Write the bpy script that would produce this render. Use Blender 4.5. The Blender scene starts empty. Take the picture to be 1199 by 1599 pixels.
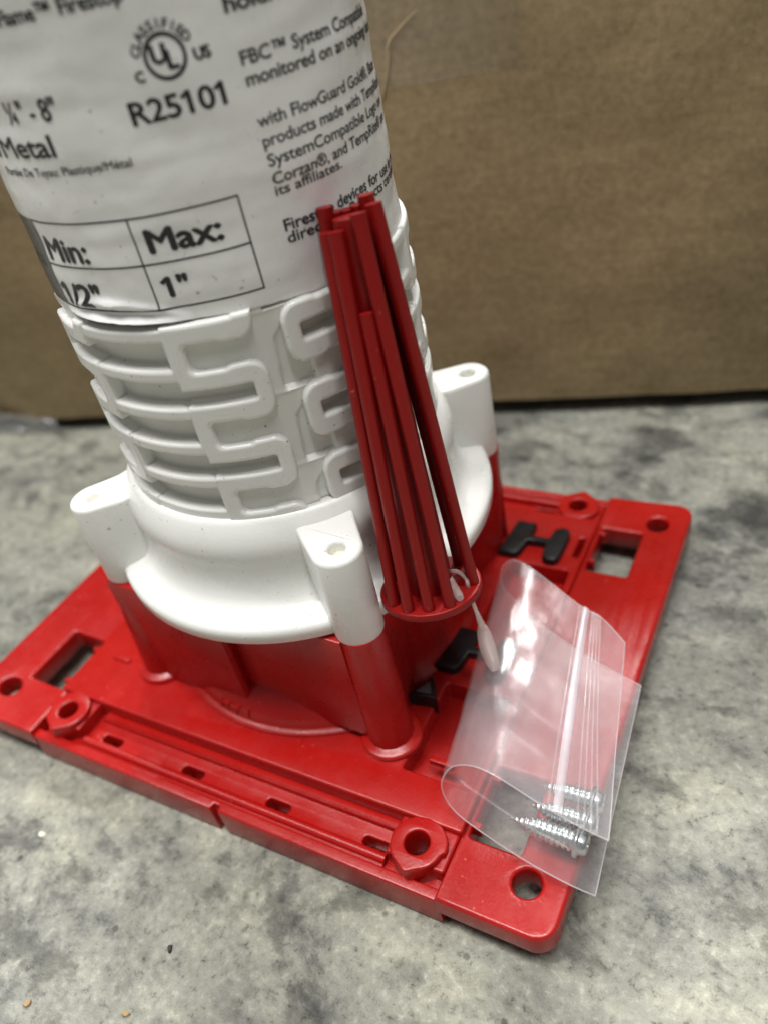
import bpy, bmesh, math, random
import numpy as np
from mathutils import Vector, Matrix, noise
random.seed(7)
PI = math.pi
S = 0.001                                   # everything below is written in millimetres
col = bpy.context.scene.collection
scene = bpy.context.scene

# ------------------------------------------------------------------ camera
W, H, F = 1199.0, 1599.0, 1271.523
EYE = np.array([112.31833518, -126.57996148, 157.47556331])
RC = np.array([[0.87590519, 0.44630041, -0.18331953],
               [0.15496742, -0.62005038, -0.76910508],
               [-0.45691926, 0.64525457, -0.61226737]])   # rows: right, down, forward
cd = bpy.data.cameras.new('camera'); cam = bpy.data.objects.new('camera', cd); col.objects.link(cam)
m = Matrix.Identity(4)
for i in range(3):
    m[i][0] = RC[0][i]; m[i][1] = -RC[1][i]; m[i][2] = -RC[2][i]; m[i][3] = EYE[i] * S
cam.matrix_world = m
cd.sensor_fit = 'VERTICAL'; cd.sensor_height = 7.5; cd.lens = F / H * 7.5
cd.clip_start = 0.005; cd.clip_end = 50
cd.dof.use_dof = True; cd.dof.focus_distance = 0.160; cd.dof.aperture_fstop = 2.1
scene.camera = cam

# ------------------------------------------------------------------ world and lamps
w = bpy.data.worlds.new('World'); scene.world = w; w.use_nodes = True
bg = w.node_tree.nodes['Background']; bg.inputs[0].default_value = (0.93, 0.97, 1.0, 1); bg.inputs[1].default_value = 0.10
def area(name, loc, target, sx, sy, power, color=(1, 1, 1)):
    l = bpy.data.lights.new(name, 'AREA'); l.shape = 'RECTANGLE'; l.size = sx; l.size_y = sy; l.energy = power; l.color = color
    o = bpy.data.objects.new(name, l); col.objects.link(o); o.location = loc
    o.rotation_euler = (Vector(target) - Vector(loc)).to_track_quat('-Z', 'Y').to_euler()
    return o
for lx, ly, lz, sx_, sy_, pw in ((0.50, -0.30, 2.0, 0.16, 0.9, 16), (-0.25, -0.30, 2.0, 0.16, 0.9, 16), (-0.95, -0.20, 2.0, 0.16, 0.9, 9),
                                 (0.1, 0.5, 2.0, 0.16, 0.9, 5), (-1.9, 2.2, 2.0, 0.18, 1.2, 66), (-1.2, 2.2, 2.0, 0.18, 1.2, 66), (-0.4, 2.2, 2.0, 0.18, 1.2, 34)):
    area('ceiling_light', (lx, ly, lz), (lx * 0.7, ly * 0.7, 0), sx_, sy_, pw, (1.0, 0.99, 0.97))
scene.view_settings.view_transform = 'Standard'; scene.view_settings.look = 'None'
scene.view_settings.exposure = 0.52; scene.view_settings.gamma = 1.0
scene.cycles.transparent_max_bounces = 24; scene.cycles.max_bounces = 10
scene.cycles.use_denoising = True
scene.cycles.caustics_reflective = False; scene.cycles.caustics_refractive = False

# ------------------------------------------------------------------ pixel helpers (direction only; depth from the touched surface)
def ray(x, y): return np.array([(x - W / 2) / F, (y - H / 2) / F, 1.0]) @ RC
def onz(x, y, z):
    d = ray(x, y); return EYE + d * (z - EYE[2]) / d[2]
def onplane(x, y, p, n):
    d = ray(x, y); n = np.array(n); return EYE + d * (np.dot(np.array(p) - EYE, n) / np.dot(d, n))

# ------------------------------------------------------------------ materials
def new_mat(name):
    m = bpy.data.materials.new(name); m.use_nodes = True
    nt = m.node_tree; return m, nt, nt.nodes['Principled BSDF']
def N(nt, typ, **kw):
    n = nt.nodes.new(typ)
    for k, v in kw.items():
        if k in n.inputs.keys(): n.inputs[k].default_value = v
        else: setattr(n, k, v)
    return n
def ramp(nt, src, stops):
    r = nt.nodes.new('ShaderNodeValToRGB'); nt.links.new(src, r.inputs[0])
    e = r.color_ramp.elements
    while len(e) < len(stops): e.new(0.5)
    for q, (p, c) in zip(e, stops):
        q.position = p; q.color = (c[0], c[1], c[2], 1) if not isinstance(c, (int, float)) else (c, c, c, 1)
    return r
def coords(nt): return nt.nodes.new('ShaderNodeTexCoord').outputs['Object']
def mixc(nt, fac, a, b, blend='MIX'):
    n = nt.nodes.new('ShaderNodeMix'); n.data_type = 'RGBA'; n.blend_type = blend
    for sock, v in ((n.inputs[0], fac), (n.inputs[6], a), (n.inputs[7], b)):
        if hasattr(v, 'is_linked') or hasattr(v, 'links'): nt.links.new(v, sock)
        elif isinstance(v, (int, float)): sock.default_value = v
        else: sock.default_value = (v[0], v[1], v[2], 1)
    return n.outputs[2]
def plastic(name, color, rough, bump=0.02, specks=0.0, speck_col=(0.25, 0.23, 0.2), sss=0.0, var=0.12, smudge=None):
    m, nt, b = new_mat(name); c = coords(nt)
    n1 = N(nt, 'ShaderNodeTexNoise', Scale=70.0, Detail=6.0); nt.links.new(c, n1.inputs['Vector'])
    r1 = ramp(nt, n1.outputs[0], [(0.3, 1 - var), (0.7, 1.0)])
    base = mixc(nt, 1.0, color, r1.outputs[0], 'MULTIPLY')
    if specks:
        n2 = N(nt, 'ShaderNodeTexNoise', Scale=900.0, Detail=2.0); nt.links.new(c, n2.inputs['Vector'])
        n3 = N(nt, 'ShaderNodeTexNoise', Scale=60.0, Detail=3.0); nt.links.new(c, n3.inputs['Vector'])
        ad = N(nt, 'ShaderNodeMath', operation='MULTIPLY_ADD'); nt.links.new(n3.outputs[0], ad.inputs[0]); ad.inputs[1].default_value = 0.25
        nt.links.new(n2.outputs[0], ad.inputs[2])
        r2 = ramp(nt, ad.outputs[0], [(0.86 - 0.03 * specks, 0.0), (0.90 - 0.02 * specks, 0.8)])
        base = mixc(nt, r2.outputs[0], base, speck_col)
    if smudge:
        n6 = N(nt, 'ShaderNodeTexNoise', Scale=34.0, Detail=9.0, Roughness=0.62, Distortion=0.6); nt.links.new(c, n6.inputs['Vector'])
        r6 = ramp(nt, n6.outputs[0], [(0.54, 0.0), (0.78, 0.3)]); base = mixc(nt, r6.outputs[0], base, smudge)
    nt.links.new(base, b.inputs['Base Color'])
    n4 = N(nt, 'ShaderNodeTexNoise', Scale=160.0, Detail=8.0, Roughness=0.7); nt.links.new(c, n4.inputs['Vector'])
    r4 = ramp(nt, n4.outputs[0], [(0.25, max(0.05, rough - 0.10)), (0.75, rough + 0.12)]); nt.links.new(r4.outputs[0], b.inputs['Roughness'])
    n5 = N(nt, 'ShaderNodeTexNoise', Scale=1500.0, Detail=2.0); nt.links.new(c, n5.inputs['Vector'])
    bp = N(nt, 'ShaderNodeBump', Strength=bump, Distance=0.0006); nt.links.new(n5.outputs[0], bp.inputs['Height']); nt.links.new(bp.outputs[0], b.inputs['Normal'])
    if sss:
        b.inputs['Subsurface Weight'].default_value = sss; b.inputs['Subsurface Radius'].default_value = (1, 0.8, 0.7); b.inputs['Subsurface Scale'].default_value = 0.0012
    return m
M = {}
M['red'] = plastic('red_plastic', (0.385, 0.007, 0.0052), 0.29, 0.08, 0.08, (0.55, 0.10, 0.09), smudge=(0.56, 0.055, 0.05))
M['red_cone'] = plastic('dark_red_plastic', (0.25, 0.004, 0.0032), 0.40, 0.12, 0.05, (0.6, 0.15, 0.14))
M['red_cone'].node_tree.nodes['Principled BSDF'].inputs['Specular IOR Level'].default_value = 0.3
M['white'] = plastic('white_plastic', (0.80, 0.80, 0.765), 0.30, 0.08, 0.35, sss=0.15, var=0.05)
M['tube'] = plastic('white_tube_plastic', (0.74, 0.735, 0.69), 0.42, 0.1, 0.8, (0.22, 0.19, 0.15), sss=0.1, var=0.10)
M['label'] = plastic('label_film', (0.87, 0.865, 0.855), 0.28, 0.05, 0.35, (0.35, 0.3, 0.26), var=0.06)
M['ink'] = plastic('black_ink', (0.014, 0.014, 0.018), 0.42, 0.0, var=0.3)
M['dark_ink'] = plastic('dark_grey_ink', (0.05, 0.05, 0.052), 0.30, 0.0, var=0.2)
M['rubber'] = plastic('black_rubber', (0.008, 0.008, 0.009), 0.42, 0.2, var=0.3)
M['rubber_grey'] = plastic('grey_rubber', (0.10, 0.105, 0.11), 0.5, 0.2, var=0.3)
M['cream'] = plastic('cream_plastic', (0.70, 0.68, 0.55), 0.45, 0.05)
M['chip'] = plastic('tan_chip', (0.36, 0.25, 0.13), 0.8, 0.4)

m, nt, b = new_mat('zinc_steel'); M['zinc'] = m
b.inputs['Metallic'].default_value = 1.0; b.inputs['Base Color'].default_value = (0.62, 0.66, 0.66, 1)
n = N(nt, 'ShaderNodeTexNoise', Scale=700.0, Detail=4.0); nt.links.new(coords(nt), n.inputs['Vector'])
r = ramp(nt, n.outputs[0], [(0.3, 0.22), (0.7, 0.42)]); nt.links.new(r.outputs[0], b.inputs['Roughness'])

def film(name, haze, gloss=0.10, tint=(1, 1, 1), haze_col=(0.86, 0.84, 0.87), streak=None):
    m = bpy.data.materials.new(name); m.use_nodes = True; nt = m.node_tree; nt.nodes.clear()
    out = nt.nodes.new('ShaderNodeOutputMaterial')
    tr = N(nt, 'ShaderNodeBsdfTransparent', Color=(*tint, 1))
    di = N(nt, 'ShaderNodeBsdfDiffuse', Color=(*haze_col, 1)); tl = N(nt, 'ShaderNodeBsdfTranslucent', Color=(*haze_col, 1))
    h = nt.nodes.new('ShaderNodeMixShader'); h.inputs[0].default_value = 0.5
    nt.links.new(di.outputs[0], h.inputs[1]); nt.links.new(tl.outputs[0], h.inputs[2])
    gl = N(nt, 'ShaderNodeBsdfGlossy', Roughness=0.2 if gloss > 0.1 else 0.24)
    c = coords(nt)
    nz = N(nt, 'ShaderNodeTexNoise', Scale=220.0, Detail=3.0); nt.links.new(c, nz.inputs['Vector'])
    bp = N(nt, 'ShaderNodeBump', Strength=0.25, Distance=0.0004); nt.links.new(nz.outputs[0], bp.inputs['Height']); nt.links.new(bp.outputs[0], gl.inputs['Normal'])
    n2 = N(nt, 'ShaderNodeTexNoise', Scale=55.0, Detail=5.0); nt.links.new(c, n2.inputs['Vector'])
    mr = N(nt, 'ShaderNodeMapRange'); mr.inputs[1].default_value = 0.3; mr.inputs[2].default_value = 0.7
    mr.inputs[3].default_value = haze * 0.7; mr.inputs[4].default_value = haze * 1.3; nt.links.new(n2.outputs[0], mr.inputs[0])
    m1 = nt.nodes.new('ShaderNodeMixShader'); nt.links.new(mr.outputs[0], m1.inputs[0])
    nt.links.new(tr.outputs[0], m1.inputs[1]); nt.links.new(h.outputs[0], m1.inputs[2])
    lw = N(nt, 'ShaderNodeLayerWeight', Blend=0.35)
    mm = N(nt, 'ShaderNodeMath', operation='MULTIPLY_ADD'); nt.links.new(lw.outputs['Fresnel'], mm.inputs[0]); mm.inputs[1].default_value = 0.30 if gloss > 0.1 else 0.06; mm.inputs[2].default_value = gloss * 0.4
    cl = N(nt, 'ShaderNodeClamp'); nt.links.new(mm.outputs[0], cl.inputs[0]); cl.inputs[2].default_value = 0.5
    m2 = nt.nodes.new('ShaderNodeMixShader'); nt.links.new(cl.outputs[0], m2.inputs[0])
    nt.links.new(m1.outputs[0], m2.inputs[1]); nt.links.new(gl.outputs[0], m2.inputs[2])
    nt.links.new(m2.outputs[0], out.inputs[0]); return m
M['bag'] = film('clear_bag_film', 0.115, 0.03)
M['zip'] = film('zip_strip_film', 0.66, 0.02, haze_col=(0.92, 0.90, 0.95))
M['ridge'] = film('zip_ridge_film', 0.20, haze_col=(0.92, 0.9, 0.93))
M['edge'] = film('bag_edge_film', 0.38, haze_col=(0.9, 0.86, 0.88))
M['tie'] = film('clear_tie_plastic', 0.50, 0.06, haze_col=(0.88, 0.80, 0.77))
M['tape'] = film('packing_tape_film', 0.03, 0.08, (0.93, 0.92, 0.90), (0.45, 0.42, 0.36))
M['wrap'] = film('crumpled_wrap_film', 0.45, 0.6, haze_col=(0.85, 0.85, 0.85))

# floor: worn grey stone-look concrete
m, nt, b = new_mat('worn_concrete'); M['floor'] = m; c = coords(nt)
mp = N(nt, 'ShaderNodeMapping'); nt.links.new(c, mp.inputs[0]); mp.inputs['Rotation'].default_value = (0, 0, 0.75); mp.inputs['Scale'].default_value = (0.95, 1.35, 1.0)
na = N(nt, 'ShaderNodeTexNoise', Scale=40.0, Detail=12.0, Roughness=0.72, Distortion=0.25); nt.links.new(mp.outputs[0], na.inputs['Vector'])
nb = N(nt, 'ShaderNodeTexNoise', Scale=8.0, Detail=5.0, Roughness=0.6); nt.links.new(c, nb.inputs['Vector'])
nc = N(nt, 'ShaderNodeTexNoise', Scale=520.0, Detail=5.0, Roughness=0.75); nt.links.new(c, nc.inputs['Vector'])
nd = N(nt, 'ShaderNodeTexNoise', Scale=120.0, Detail=6.0, Roughness=0.7); nt.links.new(c, nd.inputs['Vector'])
ra = ramp(nt, na.outputs[0], [(0.30, (0.12, 0.122, 0.118)), (0.39, (0.20, 0.202, 0.192)), (0.45, (0.36, 0.362, 0.33)), (0.55, (0.46, 0.46, 0.41)), (0.66, (0.60, 0.59, 0.51))])
rb = ramp(nt, nb.outputs[0], [(0.35, (0.60, 0.605, 0.60)), (0.65, (0.745, 0.735, 0.65))])
x = mixc(nt, 1.0, ra.outputs[0], rb.outputs[0], 'MULTIPLY')
rc_ = ramp(nt, nc.outputs[0], [(0.30, 0.30), (0.43, 0.90), (0.55, 1.0), (0.68, 1.38)])
x = mixc(nt, 1.0, x, rc_.outputs[0], 'MULTIPLY')
rd = ramp(nt, nd.outputs[0], [(0.32, 0.55), (0.46, 0.95), (0.62, 1.06), (0.72, 1.25)])
x = mixc(nt, 0.9, x, rd.outputs[0], 'MULTIPLY')
ne = N(nt, 'ShaderNodeTexNoise', Scale=36.0, Detail=13.0, Roughness=0.64, Distortion=0.2); nt.links.new(mp.outputs[0], ne.inputs['Vector'])
re_ = ramp(nt, ne.outputs[0], [(0.36, 0.42), (0.42, 0.62), (0.455, 0.97), (0.60, 1.0), (0.66, 1.12)])
x = mixc(nt, 1.0, x, re_.outputs[0], 'MULTIPLY')
vo = N(nt, 'ShaderNodeTexVoronoi', Scale=95.0); nt.links.new(c, vo.inputs['Vector'])
rv = ramp(nt, vo.outputs['Distance'], [(0.045, 0.25), (0.085, 1.0)])
x = mixc(nt, 0.75, x, rv.outputs[0], 'MULTIPLY')
nt.links.new(x, b.inputs['Base Color'])
rr = ramp(nt, na.outputs[0], [(0.3, 0.5), (0.7, 0.72)]); nt.links.new(rr.outputs[0], b.inputs['Roughness'])
ad = N(nt, 'ShaderNodeMath', operation='MULTIPLY_ADD'); nt.links.new(nd.outputs[0], ad.inputs[0]); ad.inputs[1].default_value = 1.2; nt.links.new(nc.outputs[0], ad.inputs[2])
ad2 = N(nt, 'ShaderNodeMath', operation='MULTIPLY_ADD'); nt.links.new(rv.outputs[0], ad2.inputs[0]); ad2.inputs[1].default_value = 0.7; nt.links.new(ad.outputs[0], ad2.inputs[2])
bp = N(nt, 'ShaderNodeBump', Strength=0.75, Distance=0.0009); nt.links.new(ad2.outputs[0], bp.inputs['Height']); nt.links.new(bp.outputs[0], b.inputs['Normal'])

# cardboard
m, nt, b = new_mat('cardboard'); M['card'] = m; c = coords(nt)
na = N(nt, 'ShaderNodeTexNoise', Scale=420.0, Detail=6.0, Roughness=0.7); nt.links.new(c, na.inputs['Vector'])
nb = N(nt, 'ShaderNodeTexNoise', Scale=14.0, Detail=5.0); nt.links.new(c, nb.inputs['Vector'])
ra = ramp(nt, na.outputs[0], [(0.25, (0.205, 0.150, 0.078)), (0.55, (0.30, 0.225, 0.122)), (0.8, (0.38, 0.295, 0.175))])
rb = ramp(nt, nb.outputs[0], [(0.3, 0.80), (0.5, 0.97), (0.7, 1.10)])
x = mixc(nt, 1.0, ra.outputs[0], rb.outputs[0], 'MULTIPLY')
mp = N(nt, 'ShaderNodeMapping'); nt.links.new(c, mp.inputs[0]); mp.inputs['Scale'].default_value = (4, 4, 90)
nf = N(nt, 'ShaderNodeTexNoise', Scale=6.0, Detail=4.0); nt.links.new(mp.outputs[0], nf.inputs['Vector'])
rf = ramp(nt, nf.outputs[0], [(0.3, 0.92), (0.7, 1.04)])
x = mixc(nt, 1.0, x, rf.outputs[0], 'MULTIPLY'); nt.links.new(x, b.inputs['Base Color'])
b.inputs['Roughness'].default_value = 0.75; b.inputs['Specular IOR Level'].default_value = 0.25
bp = N(nt, 'ShaderNodeBump', Strength=0.3, Distance=0.0006); nt.links.new(na.outputs[0], bp.inputs['Height']); nt.links.new(bp.outputs[0], b.inputs['Normal'])
M['card_torn'] = plastic('torn_cardboard', (0.36, 0.275, 0.16), 0.85, 0.5)

# ------------------------------------------------------------------ mesh helpers
def mesh_obj(name, verts, faces, mat, parent=None, smooth=35, edges=()):
    me = bpy.data.meshes.new(name); me.from_pydata([tuple(float(q) * S for q in v) for v in verts], list(edges), faces)
    return link(name, me, mat, parent, smooth)
def link(name, me, mat, parent=None, smooth=35):
    me.materials.clear(); me.materials.append(mat)
    me.validate(); me.update()
    if smooth:
        me.polygons.foreach_set('use_smooth', [True] * len(me.polygons))
        me.set_sharp_from_angle(angle=math.radians(smooth))
    o = bpy.data.objects.new(name, me); col.objects.link(o)
    if parent: o.parent = parent
    return o
def empty(name, loc=(0, 0, 0)):
    o = bpy.data.objects.new(name, None); o.empty_display_size = 0.01; col.objects.link(o); o.location = [q * S for q in loc]; return o
def tag(o, label, cat, group=None):
    o['label'] = label; o['category'] = cat
    if group: o['group'] = group
    return o
def circ(cx, cy, r, n=32, ccw=True):
    p = [(cx + r * math.cos(2 * PI * i / n), cy + r * math.sin(2 * PI * i / n)) for i in range(n)]
    return p if ccw else p[::-1]
def rrect(x0, y0, x1, y1, r, n=6, ccw=True):
    p = []
    for cx, cy, a in ((x1 - r, y1 - r, 0), (x0 + r, y1 - r, 90), (x0 + r, y0 + r, 180), (x1 - r, y0 + r, 270)):
        for k in range(n + 1):
            t = math.radians(a + 90 * k / n); p.append((cx + r * math.cos(t), cy + r * math.sin(t)))
    return p if ccw else p[::-1]
def slab_mesh(loops, z0, z1, bev=0.5, slices=None):
    """2-D outline (ccw) with holes (cw), extruded z0..z1 with rounded rims; returned as a mesh in mm"""
    cu = bpy.data.curves.new('c', 'CURVE'); cu.dimensions = '2D'; cu.fill_mode = 'BOTH'
    cu.extrude = (z1 - z0) / 2 - bev; cu.bevel_depth = bev; cu.bevel_resolution = 2; cu.offset = -bev
    for L in loops:
        sp = cu.splines.new('POLY'); sp.points.add(len(L) - 1); sp.use_cyclic_u = True
        for q, (x, y) in zip(sp.points, L): q.co = (x, y, 0, 1)
    o = bpy.data.objects.new('c', cu); col.objects.link(o)
    dg = bpy.context.evaluated_depsgraph_get(); me = bpy.data.meshes.new_from_object(o.evaluated_get(dg))
    bpy.data.objects.remove(o); bpy.data.curves.remove(cu)
    bm = bmesh.new(); bm.from_mesh(me); bmesh.ops.remove_doubles(bm, verts=bm.verts, dist=1e-4)
    if slices is not None: slice_x(bm, slices)
    for v in bm.verts: v.co.z += (z0 + z1) / 2
    bm.to_mesh(me); bm.free(); return me
def slice_x(bm, xs):
    for x in xs:
        bmesh.ops.bisect_plane(bm, geom=bm.verts[:] + bm.edges[:] + bm.faces[:], plane_co=(x, 0, 0), plane_no=(1, 0, 0), dist=1e-5)
def warp(me, fn):
    for v in me.vertices:
        q = fn(v.co.x, v.co.y, v.co.z); v.co = (q[0] * S, q[1] * S, q[2] * S)
    return me
IDENT = lambda x, y, z: (x, y, z)
def slab(name, loops, z0, z1, mat, parent=None, bev=0.5, fn=IDENT, slices=None, smooth=40):
    return link(name, warp(slab_mesh(loops, z0, z1, bev, slices), fn), mat, parent, smooth)
def lathe(name, prof, mat, parent=None, n=128, c=(0, 0), smooth=35, caps=False, a0=0, a1=2 * PI):
    v, f = [], []; full = abs(a1 - a0 - 2 * PI) < 1e-6; k = len(prof); nn = n if full else n + 1
    for i in range(nn):
        a = a0 + (a1 - a0) * i / n
        for r, z in prof: v.append((c[0] + r * math.cos(a), c[1] + r * math.sin(a), z))
    for i in range(n):
        j = (i + 1) % nn
        for q in range(k - 1): f.append((i * k + q, j * k + q, j * k + q + 1, i * k + q + 1))
    if caps and full: f.append([i * k for i in range(nn)][::-1]); f.append([i * k + k - 1 for i in range(nn)])
    return mesh_obj(name, v, f, mat, parent, smooth)
def tube_geo(path, rad, n=10, caps=True):
    P = [np.array(p, float) for p in path]; v, f = [], []
    rad = rad if hasattr(rad, '__len__') else [rad] * len(P)
    up = np.array([0.31, 0.2, 0.93]); prev = None
    for i, p in enumerate(P):
        t = P[min(i + 1, len(P) - 1)] - P[max(i - 1, 0)]; t /= np.linalg.norm(t)
        a = np.cross(t, up if prev is None else prev)
        if prev is None: a /= np.linalg.norm(a); b = np.cross(a, t)
        else: a = np.cross(t, prev); a /= np.linalg.norm(a); b = np.cross(a, t)
        prev = b
        for k in range(n):
            th = 2 * PI * k / n; v.append(p + rad[i] * (math.cos(th) * a + math.sin(th) * b))
    for i in range(len(P) - 1):
        for k in range(n):
            k2 = (k + 1) % n; f.append((i * n + k, i * n + k2, (i + 1) * n + k2, (i + 1) * n + k))
    if caps: f.append(tuple(range(n))[::-1]); f.append(tuple((len(P) - 1) * n + k for k in range(n)))
    return v, f
def tube(name, path, rad, mat, parent=None, n=10, smooth=50):
    v, f = tube_geo(path, rad, n); return mesh_obj(name, v, f, mat, parent, smooth)
def spline(P, m):
    P = [np.array(p, float) for p in P]; out = []; n = len(P) - 1
    for i in range(m):
        t = n * i / (m - 1); k = min(int(t), n - 1); u = t - k
        p0, p1, p2, p3 = P[max(k - 1, 0)], P[k], P[k + 1], P[min(k + 2, n)]
        out.append(0.5 * (2 * p1 + (p2 - p0) * u + (2 * p0 - 5 * p1 + 4 * p2 - p3) * u * u + (3 * p1 - p0 - 3 * p2 + p3) * u ** 3))
    return out
def nz(x, y, z=0.0): return noise.noise(Vector((x, y, z)))

# ------------------------------------------------------------------ floor
GZ = -13.0
v, f = [], []
fl = mesh_obj('floor', [(-2500, -2500, GZ), (2500, -2500, GZ), (2500, 3500, GZ), (-2500, 3500, GZ)], [(0, 1, 2, 3)], M['floor'], smooth=0)
fl['kind'] = 'structure'

# ------------------------------------------------------------------ cardboard box behind
A = onz(90, 654, GZ + 6.5); B = onz(1199, 609, GZ + 6.5)
dx = (B - A); dx[2] = 0; dx /= np.linalg.norm(dx); ny = np.array([-dx[1], dx[0], 0])      # ny points away from the camera
box = empty('cardboard_box', (A[0], A[1], GZ))
tag(box, 'large brown cardboard box standing behind the red and white pipe sleeve', 'box')
bq = Matrix.Translation(-Vector((A[0] * S, A[1] * S, GZ * S)))
def bx_pt(u, d, h):
    p = A + dx * u + ny * d; return (p[0] - A[0], p[1] - A[1], h)
def panel(name, u0, u1, d0, d1, h0, h1, nu=1, nh=1, bulge=None):
    vs, fs = [], []
    if bulge is None: bulge = lambda u, h: 0
    for side in (0, 1):
        for i in range(nu + 1):
            for j in range(nh + 1):
                u = u0 + (u1 - u0) * i / nu; h = h0 + (h1 - h0) * j / nh
                vs.append(bx_pt(u, (d0, d1)[side] + bulge(u, h), h))
    k = nh + 1; off = (nu + 1) * k
    for i in range(nu):
        for j in range(nh):
            a = i * k + j; fs.append((a, a + k, a + k + 1, a + 1)); fs.append((off + a, off + a + 1, off + a + k + 1, off + a + k))
    for i in range(nu):
        for j in (0, nh):
            a = i * k + j; q = (a, off + a, off + a + k, a + k); fs.append(q if j == 0 else q[::-1])
    for j in range(nh):
        for i in (0, nu):
            a = i * k + j; q = (a, a + 1, off + a + 1, off + a); fs.append(q if i == 0 else q[::-1])
    return mesh_obj(name, vs, fs, M['card'], box, 30)
def front_bulge(u, h):
    q = 1.8 * nz(u * 0.012, h * 0.014, 3.0) + 0.7 * nz(u * 0.05, h * 0.04, 8.0) + 0.25 * nz(u * 0.16, h * 0.12, 5.0)
    q += 5.0 * max(0, 1 - math.hypot((u + 45) / 60, (h - 12) / 45)) ** 2 * (0.6 + nz(u * 0.08, h * 0.08, 1.0))   # dented corner low on the left
    return q
panel('front_panel', -170, 430, 0, 4, 6.5, 150, 150, 50, front_bulge)
panel('back_panel', -170, 430, 296, 300, 6.5, 150)
panel('side_panel', -170, -166, 4.2, 295.8, 6.5, 150)
panel('side_panel', 426, 430, 4.2, 295.8, 6.5, 150)
panel('top_flap', -169.8, 429.8, 0.2, 149.5, 150.2, 154)
panel('top_flap', -169.8, 429.8, 150.5, 299.8, 150.2, 154)
panel('bottom_flap', -160, 420, 40, 285, 0.0, 6.3)

# packing tape and crumpled wrap on the box
FP = np.array([A[0], A[1], GZ]) - ny * 0.3
def onbox(x, y):
    p = onplane(x, y, FP, ny); r_ = p - np.array([A[0], A[1], 0]); return float(r_ @ dx), float(p[2] - GZ)
def box_sheet(name, u0, u1, h0, h1, nu, nh, off, mat, edge=None):
    vs, fs = [], []
    for i in range(nu + 1):
        for j in range(nh + 1):
            u = u0 + (u1 - u0) * i / nu; h = h0 + (h1 - h0) * j / nh
            if edge: u, h = edge(u, h, i / nu, j / nh)
            vs.append(bx_pt(u, front_bulge(u, h) - off(u, h), h))
    k = nh + 1
    for i in range(nu):
        for j in range(nh): a = i * k + j; fs.append((a, a + k, a + k + 1, a + 1))
    return mesh_obj(name, vs, fs, mat, box, 60)
u1, h1 = onbox(840, 95); u0, h0 = onbox(560, 130)
box_sheet('packing_tape', -160, u1 - 4, h0 - 4, h0 + 36, 120, 30,
          lambda u, h: 0.45 + 0.5 * abs(nz(u * 0.09, h * 0.12, 5.0)), M['tape'],
          lambda u, h, a, c_: (u + (4 * nz(h * 0.15, 2.0) if a > 0.99 else 0), h + (0.8 * nz(u * 0.06, 4.0) + 2.0 if c_ < 0.01 else 0)))
vs = spline([bx_pt(uu, front_bulge(uu, hh) - 0.5, hh) for uu, hh in (onbox(*q) for q in ((650, 15), (622, 45), (606, 70), (605, 110), (597, 150), (585, 190)))], 30)
tube('torn_paper_strip', vs, [0.15 + 0.4 * math.sin(PI * i / 29) * (0.8 + 0.5 * nz(i * 0.4, 3)) for i in range(30)], M['card_torn'], box, 8)
ua, ha = onbox(-60, 672); ub, hb = onbox(92, 655)
def crumple(u, h): return 1.2 + 4.0 * abs(nz(u * 0.21, h * 0.25, 2.0)) + 1.3 * abs(nz(u * 0.5, h * 0.5, 7.0))
box_sheet('crumpled_tape', ua, ub, 0.8, 13.0, 80, 20, crumple, M['wrap'], lambda u, h, a, c_: (u, h * (0.55 + 0.45 * math.sin(PI * min(1, max(0, 1.05 - a)) * 0.5)) + 1.2 * nz(u * 0.11, 9.0) * c_))

# ------------------------------------------------------------------ firestop sleeve
dev = empty('pipe_sleeve', (0, 0, GZ))
tag(dev, 'white labelled pipe sleeve with raised ribs on a red flanged plastic base', 'pipe sleeve')
class _P: pass
def child(o, parent=dev):
    """parts are modelled in world mm; keep them there under the root"""
    o.parent = parent; o.matrix_parent_inverse = parent.matrix_world.inverted() if parent is not dev else Matrix.Translation((0, 0, -GZ * S)); return o
_oldlink = link
def link(name, me, mat, parent=None, smooth=35):
    o = _oldlink(name, me, mat, None, smooth)
    if parent is dev: child(o, dev)
    elif parent is not None: o.parent = parent
    return o

# --- base plate
RED = M['red']
BX, BY = 59.5, 65.4
LIP = -3.6
nudge = lambda x, y, z: (x, y, z + 0.10 * nz(x * .05, y * .05))
holes = []
for s in (-1, 1):
    x0, x1 = sorted((s * 41.0, s * 57.5))
    if s > 0: holes.append(rrect(x0, 5.5, x1, 29.0, 0.8, 3, False)); holes.append(rrect(x0, -42.0, x1, -16.5, 0.8, 3, False))
    x0, x1 = sorted((s * 56.4, s * 58.2)); holes.append(rrect(x0, 35, x1, 43, 0.4, 2, False))
plate = slab('base_plate', [rrect(-BX, -51.8, BX, 51.8, 0.6, 3)] + holes, -9.7, 0.0, RED, dev, 0.55, nudge)
slots = []
for s in (-1, 1):
    for q in (-37.4, -10.2, 15.4, 41.4):
        slots.append(rrect(q - 3.3, s * 58 - 1.1, q + 3.3, s * 58 + 1.1, 0.9, 4, False))
    for q in (-1, 1): slots.append(circ(q * 51.7, s * 57.0, 3.0, 24, False))
slab('lower_plate', [rrect(-BX + 1, -BY + 1.2, BX - 1, BY - 1.2, 1)] + slots, -10.6, -5.6, RED, dev, 0.35)
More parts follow.
